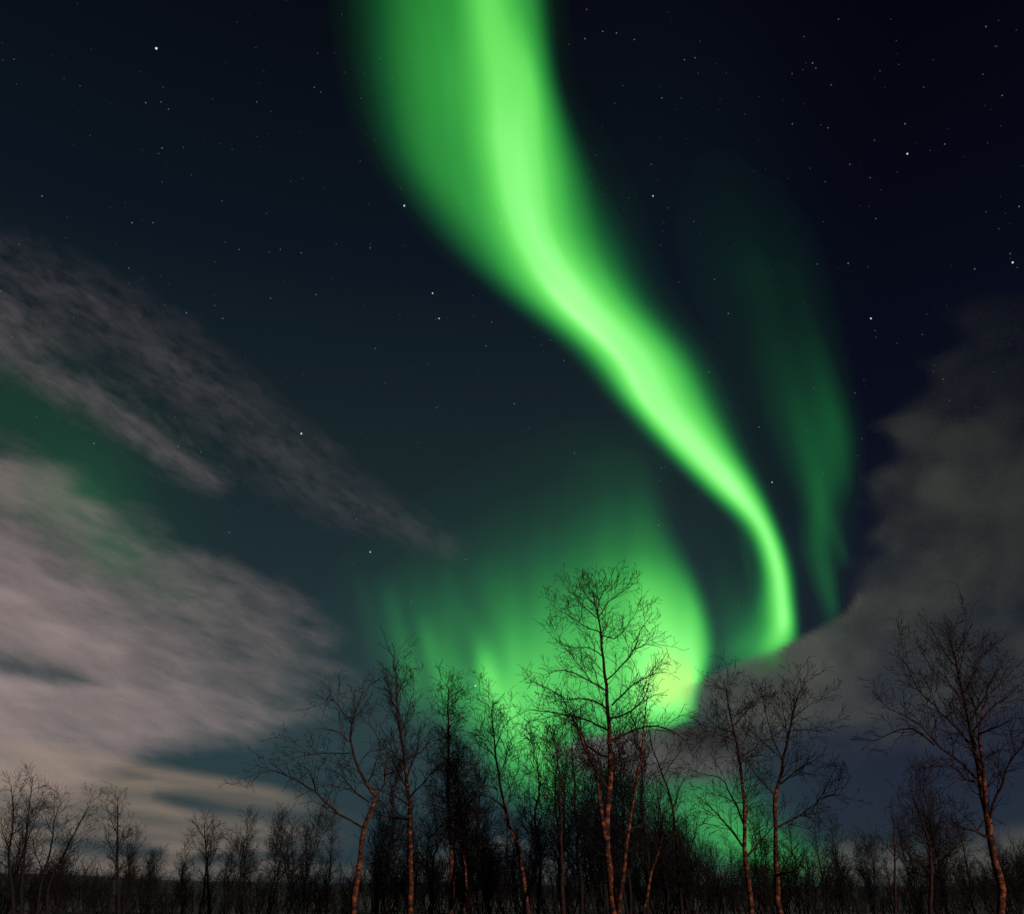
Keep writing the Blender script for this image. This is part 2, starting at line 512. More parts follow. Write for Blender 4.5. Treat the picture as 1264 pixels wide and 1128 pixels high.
# ------------------------------------------------------------------ clouds
CL = lambda el: 9600 / (np.sin(np.maximum(el, .002)) + 4.0)


def rbf(points, X, Y, s):
    P = np.array(points, float)
    d2 = ((X[..., None] - P[:, 0]) ** 2 + (1.8 * (Y[..., None] - P[:, 1])) ** 2) / s ** 2
    w = 1 / (d2 + .03) ** 2
    return (w * P[:, 2]).sum(-1) / w.sum(-1)


def stroke(X, Y, pts, width, v):
    """soft band along a polyline; points carry x, y and a relative width"""
    best = np.zeros(X.shape)
    for (x0, y0, w0), (x1, y1, w1) in zip(pts[:-1], pts[1:]):
        dx, dy = x1 - x0, y1 - y0
        t = np.clip(((X - x0) * dx + (Y - y0) * dy) / (dx * dx + dy * dy), 0, 1)
        d = np.hypot(X - x0 - t * dx, Y - y0 - t * dy)
        w = width * (w0 + (w1 - w0) * t)
        best = np.maximum(best, np.exp(-(d / w) ** 2) * np.minimum(1, (w0 + (w1 - w0) * t) * 1.5))
    return best * v


def lin(v):
    return (v / 255.) ** 2.2


FULL = lin(155)
# the broad bank low on the left
xs, ys = np.arange(-200, 560, 7.), np.arange(480, 1000, 5.)
X, Y = np.meshgrid(xs, ys)
pts = [(-150, 500, 30), (0, 525, 50), (80, 545, 46), (0, 600, 122), (90, 640, 104), (50, 595, 112), (0, 700, 120), (100, 700, 105), (0, 750, 150), (100, 750, 128), (180, 650, 62),
       (150, 690, 78), (210, 700, 88), (270, 715, 92), (350, 745, 92), (400, 780, 78), (60, 790, 150), (-100, 700, 140), (-150, 600, 110), (-150, 830, 140), (120, 800, 138), (200, 800, 112), (300, 800, 98),
       (380, 830, 82), (430, 850, 50), (450, 800, 22), (470, 860, 15), (0, 868, 148), (110, 870, 136), (200, 870, 124), (290, 890, 112), (340, 905, 96), (380, 880, 82), (420, 900, 40),
       (250, 650, 10), (330, 680, 15), (400, 720, 20), (440, 760, 10), (500, 800, 0), (520, 880, 0), (150, 590, 32), (300, 620, 0), (430, 920, 15), (240, 760, 98), (320, 840, 96)]
c = rbf(pts, X, Y, 60)
c = lin(c) / FULL
edge = hermite([-200, 0, 80, 200, 300, 400, 440, 470, 560], [500, 545, 590, 655, 693, 742, 780, 850, 1000], xs)[None, :]
c *= smooth01((Y - edge) / 125 + .46)
c *= .36 + .64 * smooth01((455 - X) / 220)
nz = vnoise2(31)
c *= 1 - .75 * stroke(X, Y, [(-60, 805, 1), (20, 822, 1), (95, 838, .6), (130, 845, .1)], 17, 1)
c *= .7 + .6 * nz((X * .9 + Y * .4) / 110, (Y * .9 - X * .4) / 38)
low = hermite([-200, 100, 180, 260, 340, 400, 560], [1010, 985, 938, 926, 916, 892, 860], xs)[None, :]
c *= smooth01((low - Y) / 42 + .25)
c = np.clip(c, 0, .97)
M1 = cloud_material('cloud_bank_vapour', (.465, .44, .465), 52, 3.0, math.radians(21), 3.2)
tag(shell('cloud_bank', xs, ys, c, CL, M1, 'cover', 3, .012, .02), 'broad pinkish grey cloud bank filling the lower left sky', 'cloud')

# wisps above it
def cloud(name, xr, yr, fn, mat, label, step=7., thr=.012, group=None):
    xs, ys = np.arange(xr[0], xr[1], step), np.arange(yr[0], yr[1], step)
    X, Y = np.meshgrid(xs, ys)
    c = np.clip(fn(X, Y), 0, .97)
    # fade to nothing at the limits of the patch
    tag(shell(name, xs, ys, c, CL, mat, 'cover', 3, .012, thr), label, 'cloud', group)


M2 = cloud_material('wisp_vapour', (.42, .405, .46), 60, 2.6, math.radians(34), 3.6)
cloud('cloud_wisp', (-120, 640), (270, 720), lambda X, Y: (
    stroke(X, Y, [(-120, 300, .9), (20, 340, 1), (130, 390, 1.2), (250, 480, 1.1), (350, 560, 1), (420, 610, .8), (560, 675, .35), (600, 690, .05)], 38, .09)
    + stroke(X, Y, [(60, 340, .3), (160, 400, .8), (220, 450, .5)], 18, .04)) * (.5 + 1.0 * nz(X / 70, Y / 50)), M2,
    'long faint mauve cloud wisp slanting across the dark sky at upper left')
cloud('cloud_wisp', (-120, 330), (330, 640), lambda X, Y: (
    stroke(X, Y, [(-120, 370, 1), (0, 420, 1.1), (90, 480, 1), (150, 515, .9), (210, 560, .8), (262, 592, .6), (285, 600, .2)], 22, .22)
    + stroke(X, Y, [(-100, 340, .8), (0, 385, 1), (60, 420, .6), (100, 450, .1)], 24, .11)) * (.6 + .8 * nz(X / 60 + 3, Y / 40)), M2,
    'narrow brighter mauve cloud streak ending in a point above the cloud bank')

# low stripes near the left horizon
M3 = cloud_material('stripe_vapour', (.47, .43, .35), 22, 6, math.radians(8), 2.4)
cloud('stripe_cloud', (-150, 480), (905, 1100), lambda X, Y: np.clip(
    (lin(108) / FULL) * smooth01((Y - np.interp(X, [-150, 0, 130, 220, 340, 430], [895, 908, 925, 945, 970, 1000])) / 24 + .3) * smooth01((1094 - Y) / 30) * smooth01((470 - X) / 140) * (.95 + 1.1 * (nz(X / 190, (Y - X * .12) / 15) - .5))
    * (1 - .85 * stroke(X, Y, [(195, 982, .5), (250, 993, 1), (330, 1005, 1.1), (430, 1022, 1.6)], 15, 1))
    * (1 - .85 * stroke(X, Y, [(60, 1038, .6), (120, 1045, 1.2), (195, 1052, .6)], 15, 1))
    * (1 - .7 * stroke(X, Y, [(20, 1015, .6), (70, 1020, 1)], 9, 1))
    * (1 - .85 * stroke(X, Y, [(245, 1060, .8), (320, 1058, 1), (480, 1052, 2)], 12, 1))
    * (1 - .6 * stroke(X, Y, [(-100, 975, 1), (10, 985, 1), (60, 992, .5)], 9, 1)) * (1 - .45 * stroke(X, Y, [(230, 1030, .5), (300, 1036, 1), (400, 1040, 1)], 6, 1))
    * (1 - .5 * stroke(X, Y, [(90, 950, .5), (130, 954, 1), (185, 959, .4)], 9, 1))
    * (1 - .5 * stroke(X, Y, [(-60, 925, 1), (20, 932, .9)], 12, 1)), 0, 1), M3,
    'striped tan cloud layer just above the left treetops', step=5.)

# the cloud on the right
M4 = cloud_material('right_cloud_vapour', (.215, .27, .26), 12, 1.35, math.radians(-32), 4.2, detail=7, distort=.9)
rp = [(1235, 405, .28), (1195, 445, .22), (1264, 430, .26), (1215, 480, .25), (1180, 500, .2), (1130, 535, .45), (1200, 540, .65), (1250, 520, .45), (1100, 600, .55), (1165, 600, .85), (1240, 600, .8), (1110, 660, .55),
      (1180, 690, .75), (1250, 700, .6), (1075, 700, .4), (1055, 750, .75), (1000, 800, .9), (930, 830, .92), (985, 840, .92), (1100, 800, .75), (1200, 780, .45), (900, 850, .9), (950, 880, .8), (1050, 870, .62),
      (1150, 850, .42), (1240, 840, .35), (1180, 900, .25), (1050, 920, .22), (1120, 750, .75), (980, 925, .3), (1264, 760, .4), (1350, 700, .5), (1350, 500, .3), (1060, 640, .1), (1040, 600, 0), (1065, 500, 0), (1080, 545, .04), (1045, 560, 0), (1040, 680, .05), (1300, 400, .2), (1100, 470, 0), (1150, 420, 0), (1150, 350, 0),
      (1250, 330, 0), (980, 740, 0), (1020, 690, 0), (890, 930, .2), (860, 800, 0), (1100, 960, 0), (1250, 960, 0), (950, 980, 0), (900, 780, 0), (1070, 560, 0)]
def right_cloud(X, Y):
    c = np.clip(rbf(rp, X, Y, 50) - .05, 0, 1) * 1.05
    e1 = np.interp(X, [820, 860, 885, 930, 985, 1045, 1060], [850, 838, 824, 808, 786, 752, 730])
    a = smooth01((Y - e1) / 11 + .2)
    w = smooth01((X - 1040) / 50)
    c = c * (a * (1 - w) + w * 1)
    c *= smooth01((960 - Y) / 60) * smooth01((X - 830) / 40)
    return c * (.6 + .8 * nz(X / 55 + 9, Y / 45))
cloud('cloud', (815, 1420), (300, 985), right_cloud, M4, 'dim grey brown cloud rising at the right edge beside the aurora', step=5.)

M5 = cloud_material('dark_cloud_vapour', (.26, .27, .31), 14, 3, math.radians(6), 1.6)
cloud('low_cloud', (640, 960), (870, 1010), lambda X, Y: .92 * smooth01((Y - np.interp(X, [640, 720, 800, 860, 960], [935, 905, 892, 888, 880])) / 12) * smooth01((np.interp(X, [640, 720, 800, 900, 960], [940, 968, 982, 975, 950]) - Y) / 34)
      * smooth01((X - 650) / 80) * smooth01((950 - X) / 60), M5, 'small dark purple grey cloud under the aurora, right of the central birch', step=5.)
M6 = cloud_material('haze_cloud_vapour', (.40, .45, .42), 11, 3.5, 0, 1.6)
cloud('horizon_cloud', (940, 1420), (960, 1100), lambda X, Y: .55 * smooth01((Y - np.interp(X, [940, 1040, 1150, 1264, 1420], [1070, 1025, 1030, 1005, 990])) / 40) * smooth01((1098 - Y) / 18) * smooth01((X - 950) / 80), M6,
      'thin grey cloud low behind the right treetops')
cloud('horizon_cloud', (420, 960), (990, 1100), lambda X, Y: .28 * stroke(X, Y, [(430, 1078, .4), (520, 1070, 1), (640, 1084, 1), (760, 1076, .9), (900, 1088, .8), (950, 1090, .2)], 20, 1) * smooth01((1098 - Y) / 14)
      + .25 * stroke(X, Y, [(590, 1045, .3), (625, 1040, 1), (660, 1046, .3)], 8, 1), M6, 'thin grey cloud low behind the central tree trunks')

# ------------------------------------------------------------------ stars
m, nt, out = new_mat('star_light')
a = nt.nodes.new('ShaderNodeAttribute'); a.attribute_name = 'tint'
em = nt.nodes.new('ShaderNodeEmission'); em.inputs['Strength'].default_value = 1.0
nt.links.new(a.outputs['Color'], em.inputs['Color']); nt.links.new(em.outputs[0], out.inputs['Surface'])
m.cycles.emission_sampling = 'NONE'
M_STAR = m
SD = 12000.0
ico_v = []
ph = (1 + 5 ** .5) / 2
for s1 in (-1, 1):
    for s2 in (-1, 1):
        ico_v += [(0, s1, s2 * ph), (s1, s2 * ph, 0), (s2 * ph, 0, s1)]
ico_v = [Vector(v).normalized() for v in ico_v]
ico_f = []
for i in range(12):
    for j in range(i + 1, 12):
        for k in range(j + 1, 12):
            if all((ico_v[a_] - ico_v[b_]).length < 1.1 for a_, b_ in ((i, j), (j, k), (i, k))):
                ico_f.append((i, j, k))


def star_mesh(name, lst):
    vs, fs, cs = [], [], []
    for (x, y, rp_, colr) in lst:
        p = Vector(ray(x, y)) * SD
        n = len(vs)
        vs += [tuple(p + v * rp_ * SD / F) for v in ico_v]
        fs += [tuple(q + n for q in f) for f in ico_f]
        cs += [tuple(colr) + (1,)] * 12
    o = link_mesh(name, vs, fs, M_STAR, smooth=False)
    at_ = o.data.attributes.new('tint', 'FLOAT_COLOR', 'POINT')
    at_.data.foreach_set('color', np.array(cs, np.float32).ravel())
    return o


big = [(193, 60, 1.9, (.8, .85, 1), 'brightest white star high in the upper left sky'),
       (499, 254, 1.6, (.75, .8, .85), 'white star just left of the green ribbon'),
       (534, 362, 1.4, (.6, .65, .6), 'upper of two white stars in the dark sky below the ribbon'),
       (542, 393, 1.3, (.5, .6, .6), 'lower of two white stars in the dark sky below the ribbon'),
       (372, 535, 1.7, (.6, .8, 1), 'blue white star at the upper edge of the long mauve wisp'),
       (1075, 393, 1.6, (.6, .65, .7), 'white star above the plume of the right cloud'),
       (1250, 324, 1.6, (.7, .75, .8), 'white star near the right edge above the right cloud'),
       (1120, 190, 1.4, (.7, .75, .7), 'white star in the dark upper right sky, brightest of its cluster'),
       (806, 242, 1.4, (.6, .6, .75), 'white star in the dark sky right of the upper ribbon'),
       (953, 595, 1.2, (.5, .55, .5), 'white star right beside the lower bend of the ribbon'),
       (457, 681, 1.3, (.6, .75, .7), 'white star low on the left of the broad green glow'),
       (587, 846, 1.3, (.8, .9, .75), 'white star inside the green glow above the leaning tree')]
for x, y, r_, c_, lab in big:
    tag(star_mesh('star', [(x, y, r_ * .68, c_)]), lab, 'star', 'bright stars')
mid = [(457, 306), (372, 312), (346, 308), (159, 331), (200, 183), (52, 242), (317, 126), (388, 108), (845, 74), (817, 121), (1217, 33), (1237, 118), (1117, 153),
       (1166, 178), (1081, 270), (1258, 255), (875, 459), (937, 527), (899, 387), (882, 345), (1026, 105), (1022, 158), (1035, 24), (722, 48), (744, 39), (724, 12), (813, 648), (440, 641), (283, 657),
       (116, 547), (220, 551), (248, 558), (164, 672), (89, 661), (508, 742), (396, 925), (433, 943), (1164, 468), (1172, 494), (620, 249), (618, 275), (575, 690), (1, 359), (230, 386), (1247, 313), (1009, 326), (1047, 325),
       (1203, 332), (804, 203), (1003, 78), (1007, 84), (761, 41), (783, 49), (978, 153), (1049, 203), (295, 308), (189, 275), (163, 275), (180, 127), (199, 126), (208, 135), (334, 368), (275, 393), (600, 427), (539, 503), (635, 498), (709, 559), (463, 430)]
rs = random.Random(7)
lst = [(x, y, rs.uniform(.62, .85), tuple(k * rs.uniform(.9, 1.1) * q for k, q in zip((.13, .145, .17), (1, 1, 1)))) for x, y in mid]
for _ in range(620):
    x, y = rs.uniform(-60, 1330), rs.uniform(-60, 860)
    if x < 430 and y > 700 or x > 1060 and y > 560: continue
    b_ = rs.uniform(.012, .065) * (1 if rs.random() < .9 else 2)
    t = rs.random()
    lst.append((x, y, rs.uniform(.5, .8), (b_ * (1.3 if t > .75 else .8), b_, b_ * (1.5 if t < .5 else .9))))
tag(star_mesh('stars', lst), 'small faint stars scattered over the dark sky', 'stars', kind='stuff')


# ------------------------------------------------------------------ trees
class MB:
    def __init__(self): self.v, self.f = [], []

    def tube(self, pts, rad, n):
        base = len(self.v)
        P = pts
        L = len(P)
        prev = None
        for i, p in enumerate(P):
            t = (P[min(i + 1, L - 1)] - P[max(i - 1, 0)])
            if t.length < 1e-9: t = Vector((0, 0, 1))
            t.normalize()
            if prev is None:
                a = t.orthogonal().normalized()
            else:
                a = prev - t * prev.dot(t)
                a = a.normalized() if a.length > 1e-6 else t.orthogonal().normalized()
            prev = a
            b = t.cross(a)
            r = rad[i]
            for k in range(n):
                q = 2 * math.pi * k / n
                w = p + a * (math.cos(q) * r) + b * (math.sin(q) * r)
                self.v.append((w.x, w.y, w.z))
        for i in range(L - 1):
            for k in range(n):
                k2 = (k + 1) % n
                self.f.append((base + i * n + k, base + i * n + k2, base + (i + 1) * n + k2, base + (i + 1) * n + k))

    def build(self, name, mat, parent=None):
        if not self.v: return None
        return link_mesh(name, self.v, self.f, mat, parent)


def interp_poly(P, s):
    """point and tangent at fraction s of a polyline's length"""
    d = [(P[i + 1] - P[i]).length for i in range(len(P) - 1)]
    T_ = sum(d) * s
    for i, q in enumerate(d):
        if T_ <= q or i == len(d) - 1:
            return P[i].lerp(P[i + 1], min(1, T_ / max(q, 1e-9))), (P[i + 1] - P[i]).normalized(), (i + min(1, T_ / max(q, 1e-9))) / len(d)
        T_ -= q


def plen(P): return sum((P[i + 1] - P[i]).length for i in range(len(P) - 1))


def refine(P, rnd, jit, step=.35):
    """subdivide a hand laid limb and give it the small crooks of real wood"""
    out_ = [P[0].copy()]
    for i in range(len(P) - 1):
        p0, p1, p2, p3 = P[max(i - 1, 0)], P[i], P[i + 1], P[min(i + 2, len(P) - 1)]
        n = max(1, int((p2 - p1).length / step))
        for k in range(1, n + 1):
            t = k / n
            q = .5 * ((2 * p1) + (p2 - p0) * t + (2 * p0 - 5 * p1 + 4 * p2 - p3) * t * t + (3 * p1 - p0 - 3 * p2 + p3) * t ** 3)
            q = q + Vector((rnd.gauss(0, jit), rnd.gauss(0, jit), rnd.gauss(0, jit * .6)))
            out_.append(q)
    return out_


def side_dir(t, rnd, spread, up):
    a = t.orthogonal().normalized()
    a.rotate(Quaternion(t, rnd.uniform(0, 2 * math.pi)))
    d = (t * math.cos(spread) + a * math.sin(spread))
    d = d + Vector((0, 0, up))
    return d.normalized()


def offshoots(mb, P, R0, R1, level, rnd, q, t0=.15):
    """side shoots of a limb, then of those shoots; q holds the habit of the species"""
    if level > q['levels']: return
    L = plen(P)
    n = max(1, int(L * q['density'][level] * rnd.uniform(.85, 1.15)))
    for k in range(n):
        s = t0 + (1 - t0) * (k + rnd.random()) / n
        p, t, fr = interp_poly(P, s)
        r = R0 + (R1 - R0) * fr
        d = side_dir(t, rnd, math.radians(rnd.uniform(*q['spread'])), q['up'][level] * rnd.uniform(.5, 1.4))
        ln = q['length'][level] * rnd.uniform(.55, 1.3) * (1.1 - .55 * s)
        seg = q['segs'][level]
        pts = [p]
        dd = d
        for i in range(seg):
            dd = (dd + Vector((rnd.gauss(0, q['crook']), rnd.gauss(0, q['crook']), rnd.gauss(0, q['crook']) + q['lift'] * (1 - 1.6 * i / seg)))).normalized()
            pts.append(pts[-1] + dd * ln / seg)
        r0 = min(r * .62, q['rad'][level])
        r1 = q['tip']
        mb.tube(pts, [r0 + (r1 - r0) * (i / seg) ** .8 for i in range(seg + 1)], 4 if level <= 1 else 3)
        offshoots(mb, pts, r0, r1, level + 1, rnd, q, .12)


BIRCH = dict(levels=4, density=[0, 2.2, 4.4, 6.4, 6.0], length=[0, 1.15, .92, .53, .28], segs=[0, 7, 5, 4, 2], spread=(25, 62), up=[0, .35, .18, .06, -.02], lift=.05,
             crook=.17, rad=[0, .032, .017, .0105, .0075], tip=.0064)


def tree(name, depth, trunk, limbs, label, seed, scale=(620, 680, 2.52), rad=.13, habit=BIRCH, extra=(), group='bare birches in the foreground', dens=1.0, top_r=.012,
         mats=None, trunk_from=.3, cat='tree'):
    rnd = random.Random(seed)
    ox, oy, sc = scale
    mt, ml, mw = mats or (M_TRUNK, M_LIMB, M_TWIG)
    px = [(ox + a_ / sc, oy + b_ / sc) for a_, b_ in trunk]
    T_ = [at(x, y, depth) for x, y in px]
    # continue the stem down to the ground
    d0 = (T_[0] - T_[1]); d0 = d0 / abs(d0.z) if abs(d0.z) > 1e-6 else Vector((0, 0, -1))
    base = T_[0] + Vector((d0.x * .3, 0, -1)) * (T_[0].z + .0)
    base.z = 0
    root = bpy.data.objects.new(name, None)
    COL.objects.link(root)
    root.location = base
    tag(root, label, cat, group)
    rel = lambda P: [p - base for p in P]
    TP = refine(rel([base] + T_), rnd, .012, .3)
    n = len(TP)
    rad = rad * .84
    rr = [rad * (1 - i / (n - 1)) ** .85 * (1.0 + .35 * math.exp(-i * .8)) + top_r for i in range(n)]
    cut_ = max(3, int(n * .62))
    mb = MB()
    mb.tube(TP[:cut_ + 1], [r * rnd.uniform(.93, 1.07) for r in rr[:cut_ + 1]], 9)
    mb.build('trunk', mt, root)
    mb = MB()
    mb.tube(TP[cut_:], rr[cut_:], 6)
    mb.build('leader', ml, root)  # darker bark up here: painted fall-off of the orange light with height
    tw = MB()
    q = dict(habit)
    q['density'] = [d * dens for d in habit['density']]
    offshoots(tw, TP, rad * .5, top_r, 1, rnd, dict(q, density=[0, q['density'][1] * .8] + q['density'][2:]), trunk_from)
    for stem in extra:
        P = [at(ox + a_ / sc, oy + b_ / sc, depth + rnd.uniform(-.4, .4)) for a_, b_ in stem]
        if P[0].z < 1.5: P = [Vector((P[0].x + (base.x - P[0].x) * .3, depth, 0))] + P
        P = refine(rel(P), rnd, .012, .3)
        r0 = rad * .62
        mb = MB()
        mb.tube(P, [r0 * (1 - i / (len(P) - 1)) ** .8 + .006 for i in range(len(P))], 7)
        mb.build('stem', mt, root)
        offshoots(tw, P, r0, .006, 1, rnd, q, .45)
    for lm in limbs:
        side = rnd.choice((-1, 1)) * rnd.uniform(.5, 1.3)
        m_ = len(lm)
        P = [at(ox + a_ / sc, oy + b_ / sc, depth + side * (i / (m_ - 1)) ** 1.1) for i, (a_, b_) in enumerate(lm)]
        P = refine(rel(P), rnd, .016, .22)
        # how far up the stem it starts decides how thick it is
        h = min(1.0, max(0, P[0].z) / max(.1, TP[-1].z))
        r0 = max(.014, rad * (1 - h) ** .85 * .55)
        mb = MB()
        mb.tube(P, [r0 * (1 - i / (len(P) - 1)) ** .75 + .004 for i in range(len(P))], 6)
        mb.build('limb', ml, root)
        offshoots(tw, P, r0, .005, 2, rnd, q, .08)
        offshoots(tw, P, r0, .005, 1, rnd, dict(q, density=[0, .7 * dens, q['density'][2], q['density'][3], q['density'][4]], length=[0, .8] + q['length'][2:]), .2)
    # fine shoots at the very top of the leader
    offshoots(tw, TP[-max(4, n // 5):], .02, top_r, 2, rnd, q, 0)
    tw.build('crown', mw, root)
    return root


tree('birch_tree', 25, [(345, 1128), (335, 990), (325, 880), (335, 700), (333, 550), (325, 420), (310, 300), (298, 210), (290, 165), (280, 125)],
     [[(298, 210), (260, 180), (225, 140), (185, 100)], [(300, 205), (330, 160), (370, 130), (420, 95)], [(325, 400), (370, 360), (410, 300), (440, 230), (470, 190)],
      [(400, 310), (450, 290), (500, 300)], [(315, 330), (270, 300), (215, 300), (160, 270), (140, 250)], [(330, 500), (290, 465), (240, 460), (200, 460), (150, 430), (80, 400)],
      [(335, 590), (380, 570), (450, 545), (510, 550), (560, 580), (600, 650)], [(340, 480), (380, 440), (430, 400), (480, 380), (510, 375)],
      [(330, 640), (280, 620), (240, 560), (205, 500), (180, 440)], [(310, 255), (250, 230), (190, 190), (150, 180)], [(305, 260), (350, 270), (400, 215), (430, 165)],
      [(330, 740), (290, 680), (250, 600), (225, 540), (150, 500)], [(335, 560), (250, 520), (140, 500), (75, 490)], [(330, 440), (250, 390), (180, 370), (120, 390)],
      [(333, 520), (400, 500), (450, 440), (455, 390)], [(296, 200), (300, 150), (330, 105)], [(290, 170), (255, 130), (240, 95)]],
     'tall central birch with a wide filigree crown against the green glow', 3, extra=[[(362, 1128), (380, 990), (400, 820), (430, 650), (440, 560), (455, 440)], [(322, 900), (300, 760), (290, 680), (240, 560)]],
     rad=.118, trunk_from=.42, dens=1.0, habit=dict(BIRCH, length=[0, 1.0, .9, .52, .27]))

sc5 = (1040, 740, 2.906)
tree('birch_tree', 24, [(565, 1128), (575, 1040), (545, 930), (525, 800), (490, 650), (465, 480), (430, 340), (410, 230), (380, 120)],
     [[(480, 640), (420, 580), (350, 530), (290, 460), (210, 410), (130, 380)], [(460, 520), (400, 450), (330, 380), (270, 320), (230, 240), (195, 180)], [(455, 440), (500, 370), (540, 280), (590, 210)],
      [(430, 360), (380, 300), (320, 250), (270, 150)], [(410, 300), (430, 200), (440, 90)], [(520, 800), (560, 700), (590, 600), (640, 530), (655, 470)], [(490, 480), (540, 460), (610, 430)],
      [(520, 850), (450, 820), (370, 800)], [(430, 340), (480, 250), (510, 170)], [(330, 520), (250, 460), (170, 480), (95, 520)], [(490, 650), (440, 640), (400, 600), (330, 590)],
      [(465, 480), (520, 400), (600, 340), (640, 300)], [(410, 240), (370, 190), (320, 100)]],
     'large birch with a rounded reddish crown at the right edge', 5, scale=sc5, rad=.115, trunk_from=.42, habit=dict(BIRCH, length=[0, 1.1, .9, .52, .27]), dens=1.05, extra=[[(525, 850), (510, 700), (505, 600), (490, 480), (520, 340)]])

sc2 = (300, 820, 3.66)
tree('birch_tree', 26, [(500, 1128), (515, 960), (540, 800), (545, 740), (570, 670), (600, 600), (560, 540), (500, 420), (480, 330), (490, 260), (520, 170), (540, 120)],
     [[(545, 740), (480, 700), (400, 650), (330, 580), (220, 510), (160, 480), (80, 490), (20, 560)], [(600, 600), (640, 540), (640, 460), (650, 400), (620, 350)], [(570, 620), (520, 590), (460, 520), (410, 480), (360, 470)],
      [(485, 400), (400, 400), (280, 410), (200, 430)], [(480, 350), (440, 310), (380, 290), (315, 290)], [(490, 270), (450, 210), (400, 150), (385, 90)], [(330, 580), (300, 480), (260, 460)], [(640, 500), (700, 480)],
      [(560, 540), (610, 420), (620, 350), (560, 250)]],
     'crooked birch with one long limb reaching far to the left', 8, scale=sc2, rad=.10, trunk_from=.6, dens=.85)
tree('birch_tree', 30, [(755, 1128), (760, 960), (755, 800), (750, 640), (735, 500), (720, 360), (700, 200), (690, 60), (680, 0)],
     [[(755, 600), (800, 550), (850, 490), (890, 470)], [(740, 520), (780, 400), (800, 300), (810, 250)], [(730, 450), (680, 400), (650, 330)], [(750, 640), (700, 600), (640, 560)], [(765, 700), (680, 690), (600, 680)],
      [(720, 300), (750, 200), (770, 130), (775, 60)], [(700, 220), (670, 150), (655, 100)], [(745, 560), (690, 500), (640, 480)], [(715, 320), (690, 250), (670, 200)]],
     'slender upright birch with steep twigs, right of the crooked one', 9, scale=sc2, rad=.10, dens=1.1, trunk_from=.35, habit=dict(BIRCH, spread=(15, 40), length=[0, 1.3, .9, .45, .22]))
BUSHY = dict(BIRCH, density=[0, 9.0, 6.0, 7, 6.0], length=[0, 1.15, .65, .38, .2], spread=(40, 75), up=[0, .15, .1, 0, 0])
tree('larch_tree', 30, [(940, 1128), (945, 960), (935, 760), (925, 560), (930, 350), (925, 200), (930, 100)],
     [], 'narrow dense bushy topped tree left of the leaning tree', 10, scale=sc2, rad=.085, habit=BUSHY, trunk_from=.36, dens=1.1, extra=[[(1000, 1128), (1005, 960), (985, 760), (965, 560), (945, 380)]])
tree('birch_tree', 28, [(1290, 1128), (1245, 860), (1200, 720), (1160, 540), (1145, 430), (1130, 300), (1120, 200)],
     [[(1150, 560), (1100, 545), (1070, 550), (1040, 500)], [(1145, 430), (1110, 380), (1080, 330)], [(1160, 500), (1200, 380), (1195, 280)], [(1180, 650), (1120, 600), (1060, 580)], [(1140, 380), (1170, 300), (1180, 250)]],
     'thin birch leaning to the left in front of the green glow', 12, scale=sc2, rad=.075, dens=1.15, trunk_from=.42)
sc4 = (840, 820, 3.66)
tree('birch_tree', 27, [(320, 1128), (305, 960), (290, 830), (290, 680), (280, 520), (260, 400), (240, 300), (215, 180), (205, 110)],
     [[(280, 820), (230, 750), (150, 660), (80, 600)], [(285, 720), (230, 600), (180, 510), (80, 500)], [(290, 880), (360, 800), (410, 740), (440, 700)], [(240, 300), (180, 290), (130, 250)], [(240, 280), (300, 210), (350, 150)],
      [(255, 350), (180, 320), (120, 330)], [(265, 420), (330, 380), (370, 330)]],
     'narrow birch, left of the pair standing right of the central birch', 14, scale=sc4, rad=.09, dens=1.1, trunk_from=.45)
tree('birch_tree', 27, [(450, 1128), (435, 960), (430, 740), (430, 600), (455, 480), (465, 420), (490, 330), (510, 200), (540, 110)],
     [[(460, 430), (420, 340), (380, 200), (355, 100)], [(490, 330), (470, 250), (460, 130)], [(450, 540), (520, 480), (590, 440), (650, 400)], [(435, 740), (520, 690), (620, 620), (670, 530), (690, 480)],
      [(440, 600), (360, 520), (320, 460)], [(500, 300), (570, 290), (650, 310)], [(620, 615), (680, 590), (750, 590)], [(440, 950), (530, 930)], [(505, 250), (560, 200), (610, 160)], [(425, 400), (350, 330), (290, 280)]],
     'forked birch with a pale lit trunk, right of the pair right of centre', 15, scale=sc4, rad=.10, dens=1.0, trunk_from=.6)
sc1 = (620, 680, 2.52)
G2 = 'bare trees of the second row'
tree('birch_tree', 32, [(560, 1128), (545, 960), (530, 800), (500, 700), (470, 620), (455, 560)],
     [[(530, 800), (560, 720), (600, 690)], [(520, 760), (490, 720), (440, 700)], [(500, 700), (540, 640), (570, 600)]],
     'thin dark tree right of the central birch trunk, below the purple cloud', 16, scale=sc1, rad=.07, dens=.7, group=G2, mats=(M_LIMB, M_TWIG, M_TWIG), trunk_from=.4)
tree('birch_tree', 32, [(190, 1128), (185, 960), (180, 800), (175, 660), (150, 560)],
     [[(180, 800), (120, 720), (60, 680)], [(178, 760), (230, 690), (270, 650)], [(178, 700), (120, 620), (90, 560)]],
     'dark tree left of the central birch trunk, in front of the yellow green glow', 17, scale=sc1, rad=.08, dens=.9, group=G2, mats=(M_LIMB, M_TWIG, M_TWIG), trunk_from=.3)
tree('birch_tree', 34, [(440, 1128), (470, 980), (500, 880), (490, 800), (480, 740)],
     [[(500, 880), (540, 800), (580, 760)], [(490, 820), (440, 780), (400, 770)]],
     'small reddish stemmed tree between the central birch and the birch pair', 18, scale=sc1, rad=.07, dens=.8, group=G2, mats=(M_TRUNK, M_TWIG, M_TWIG), trunk_from=.3)
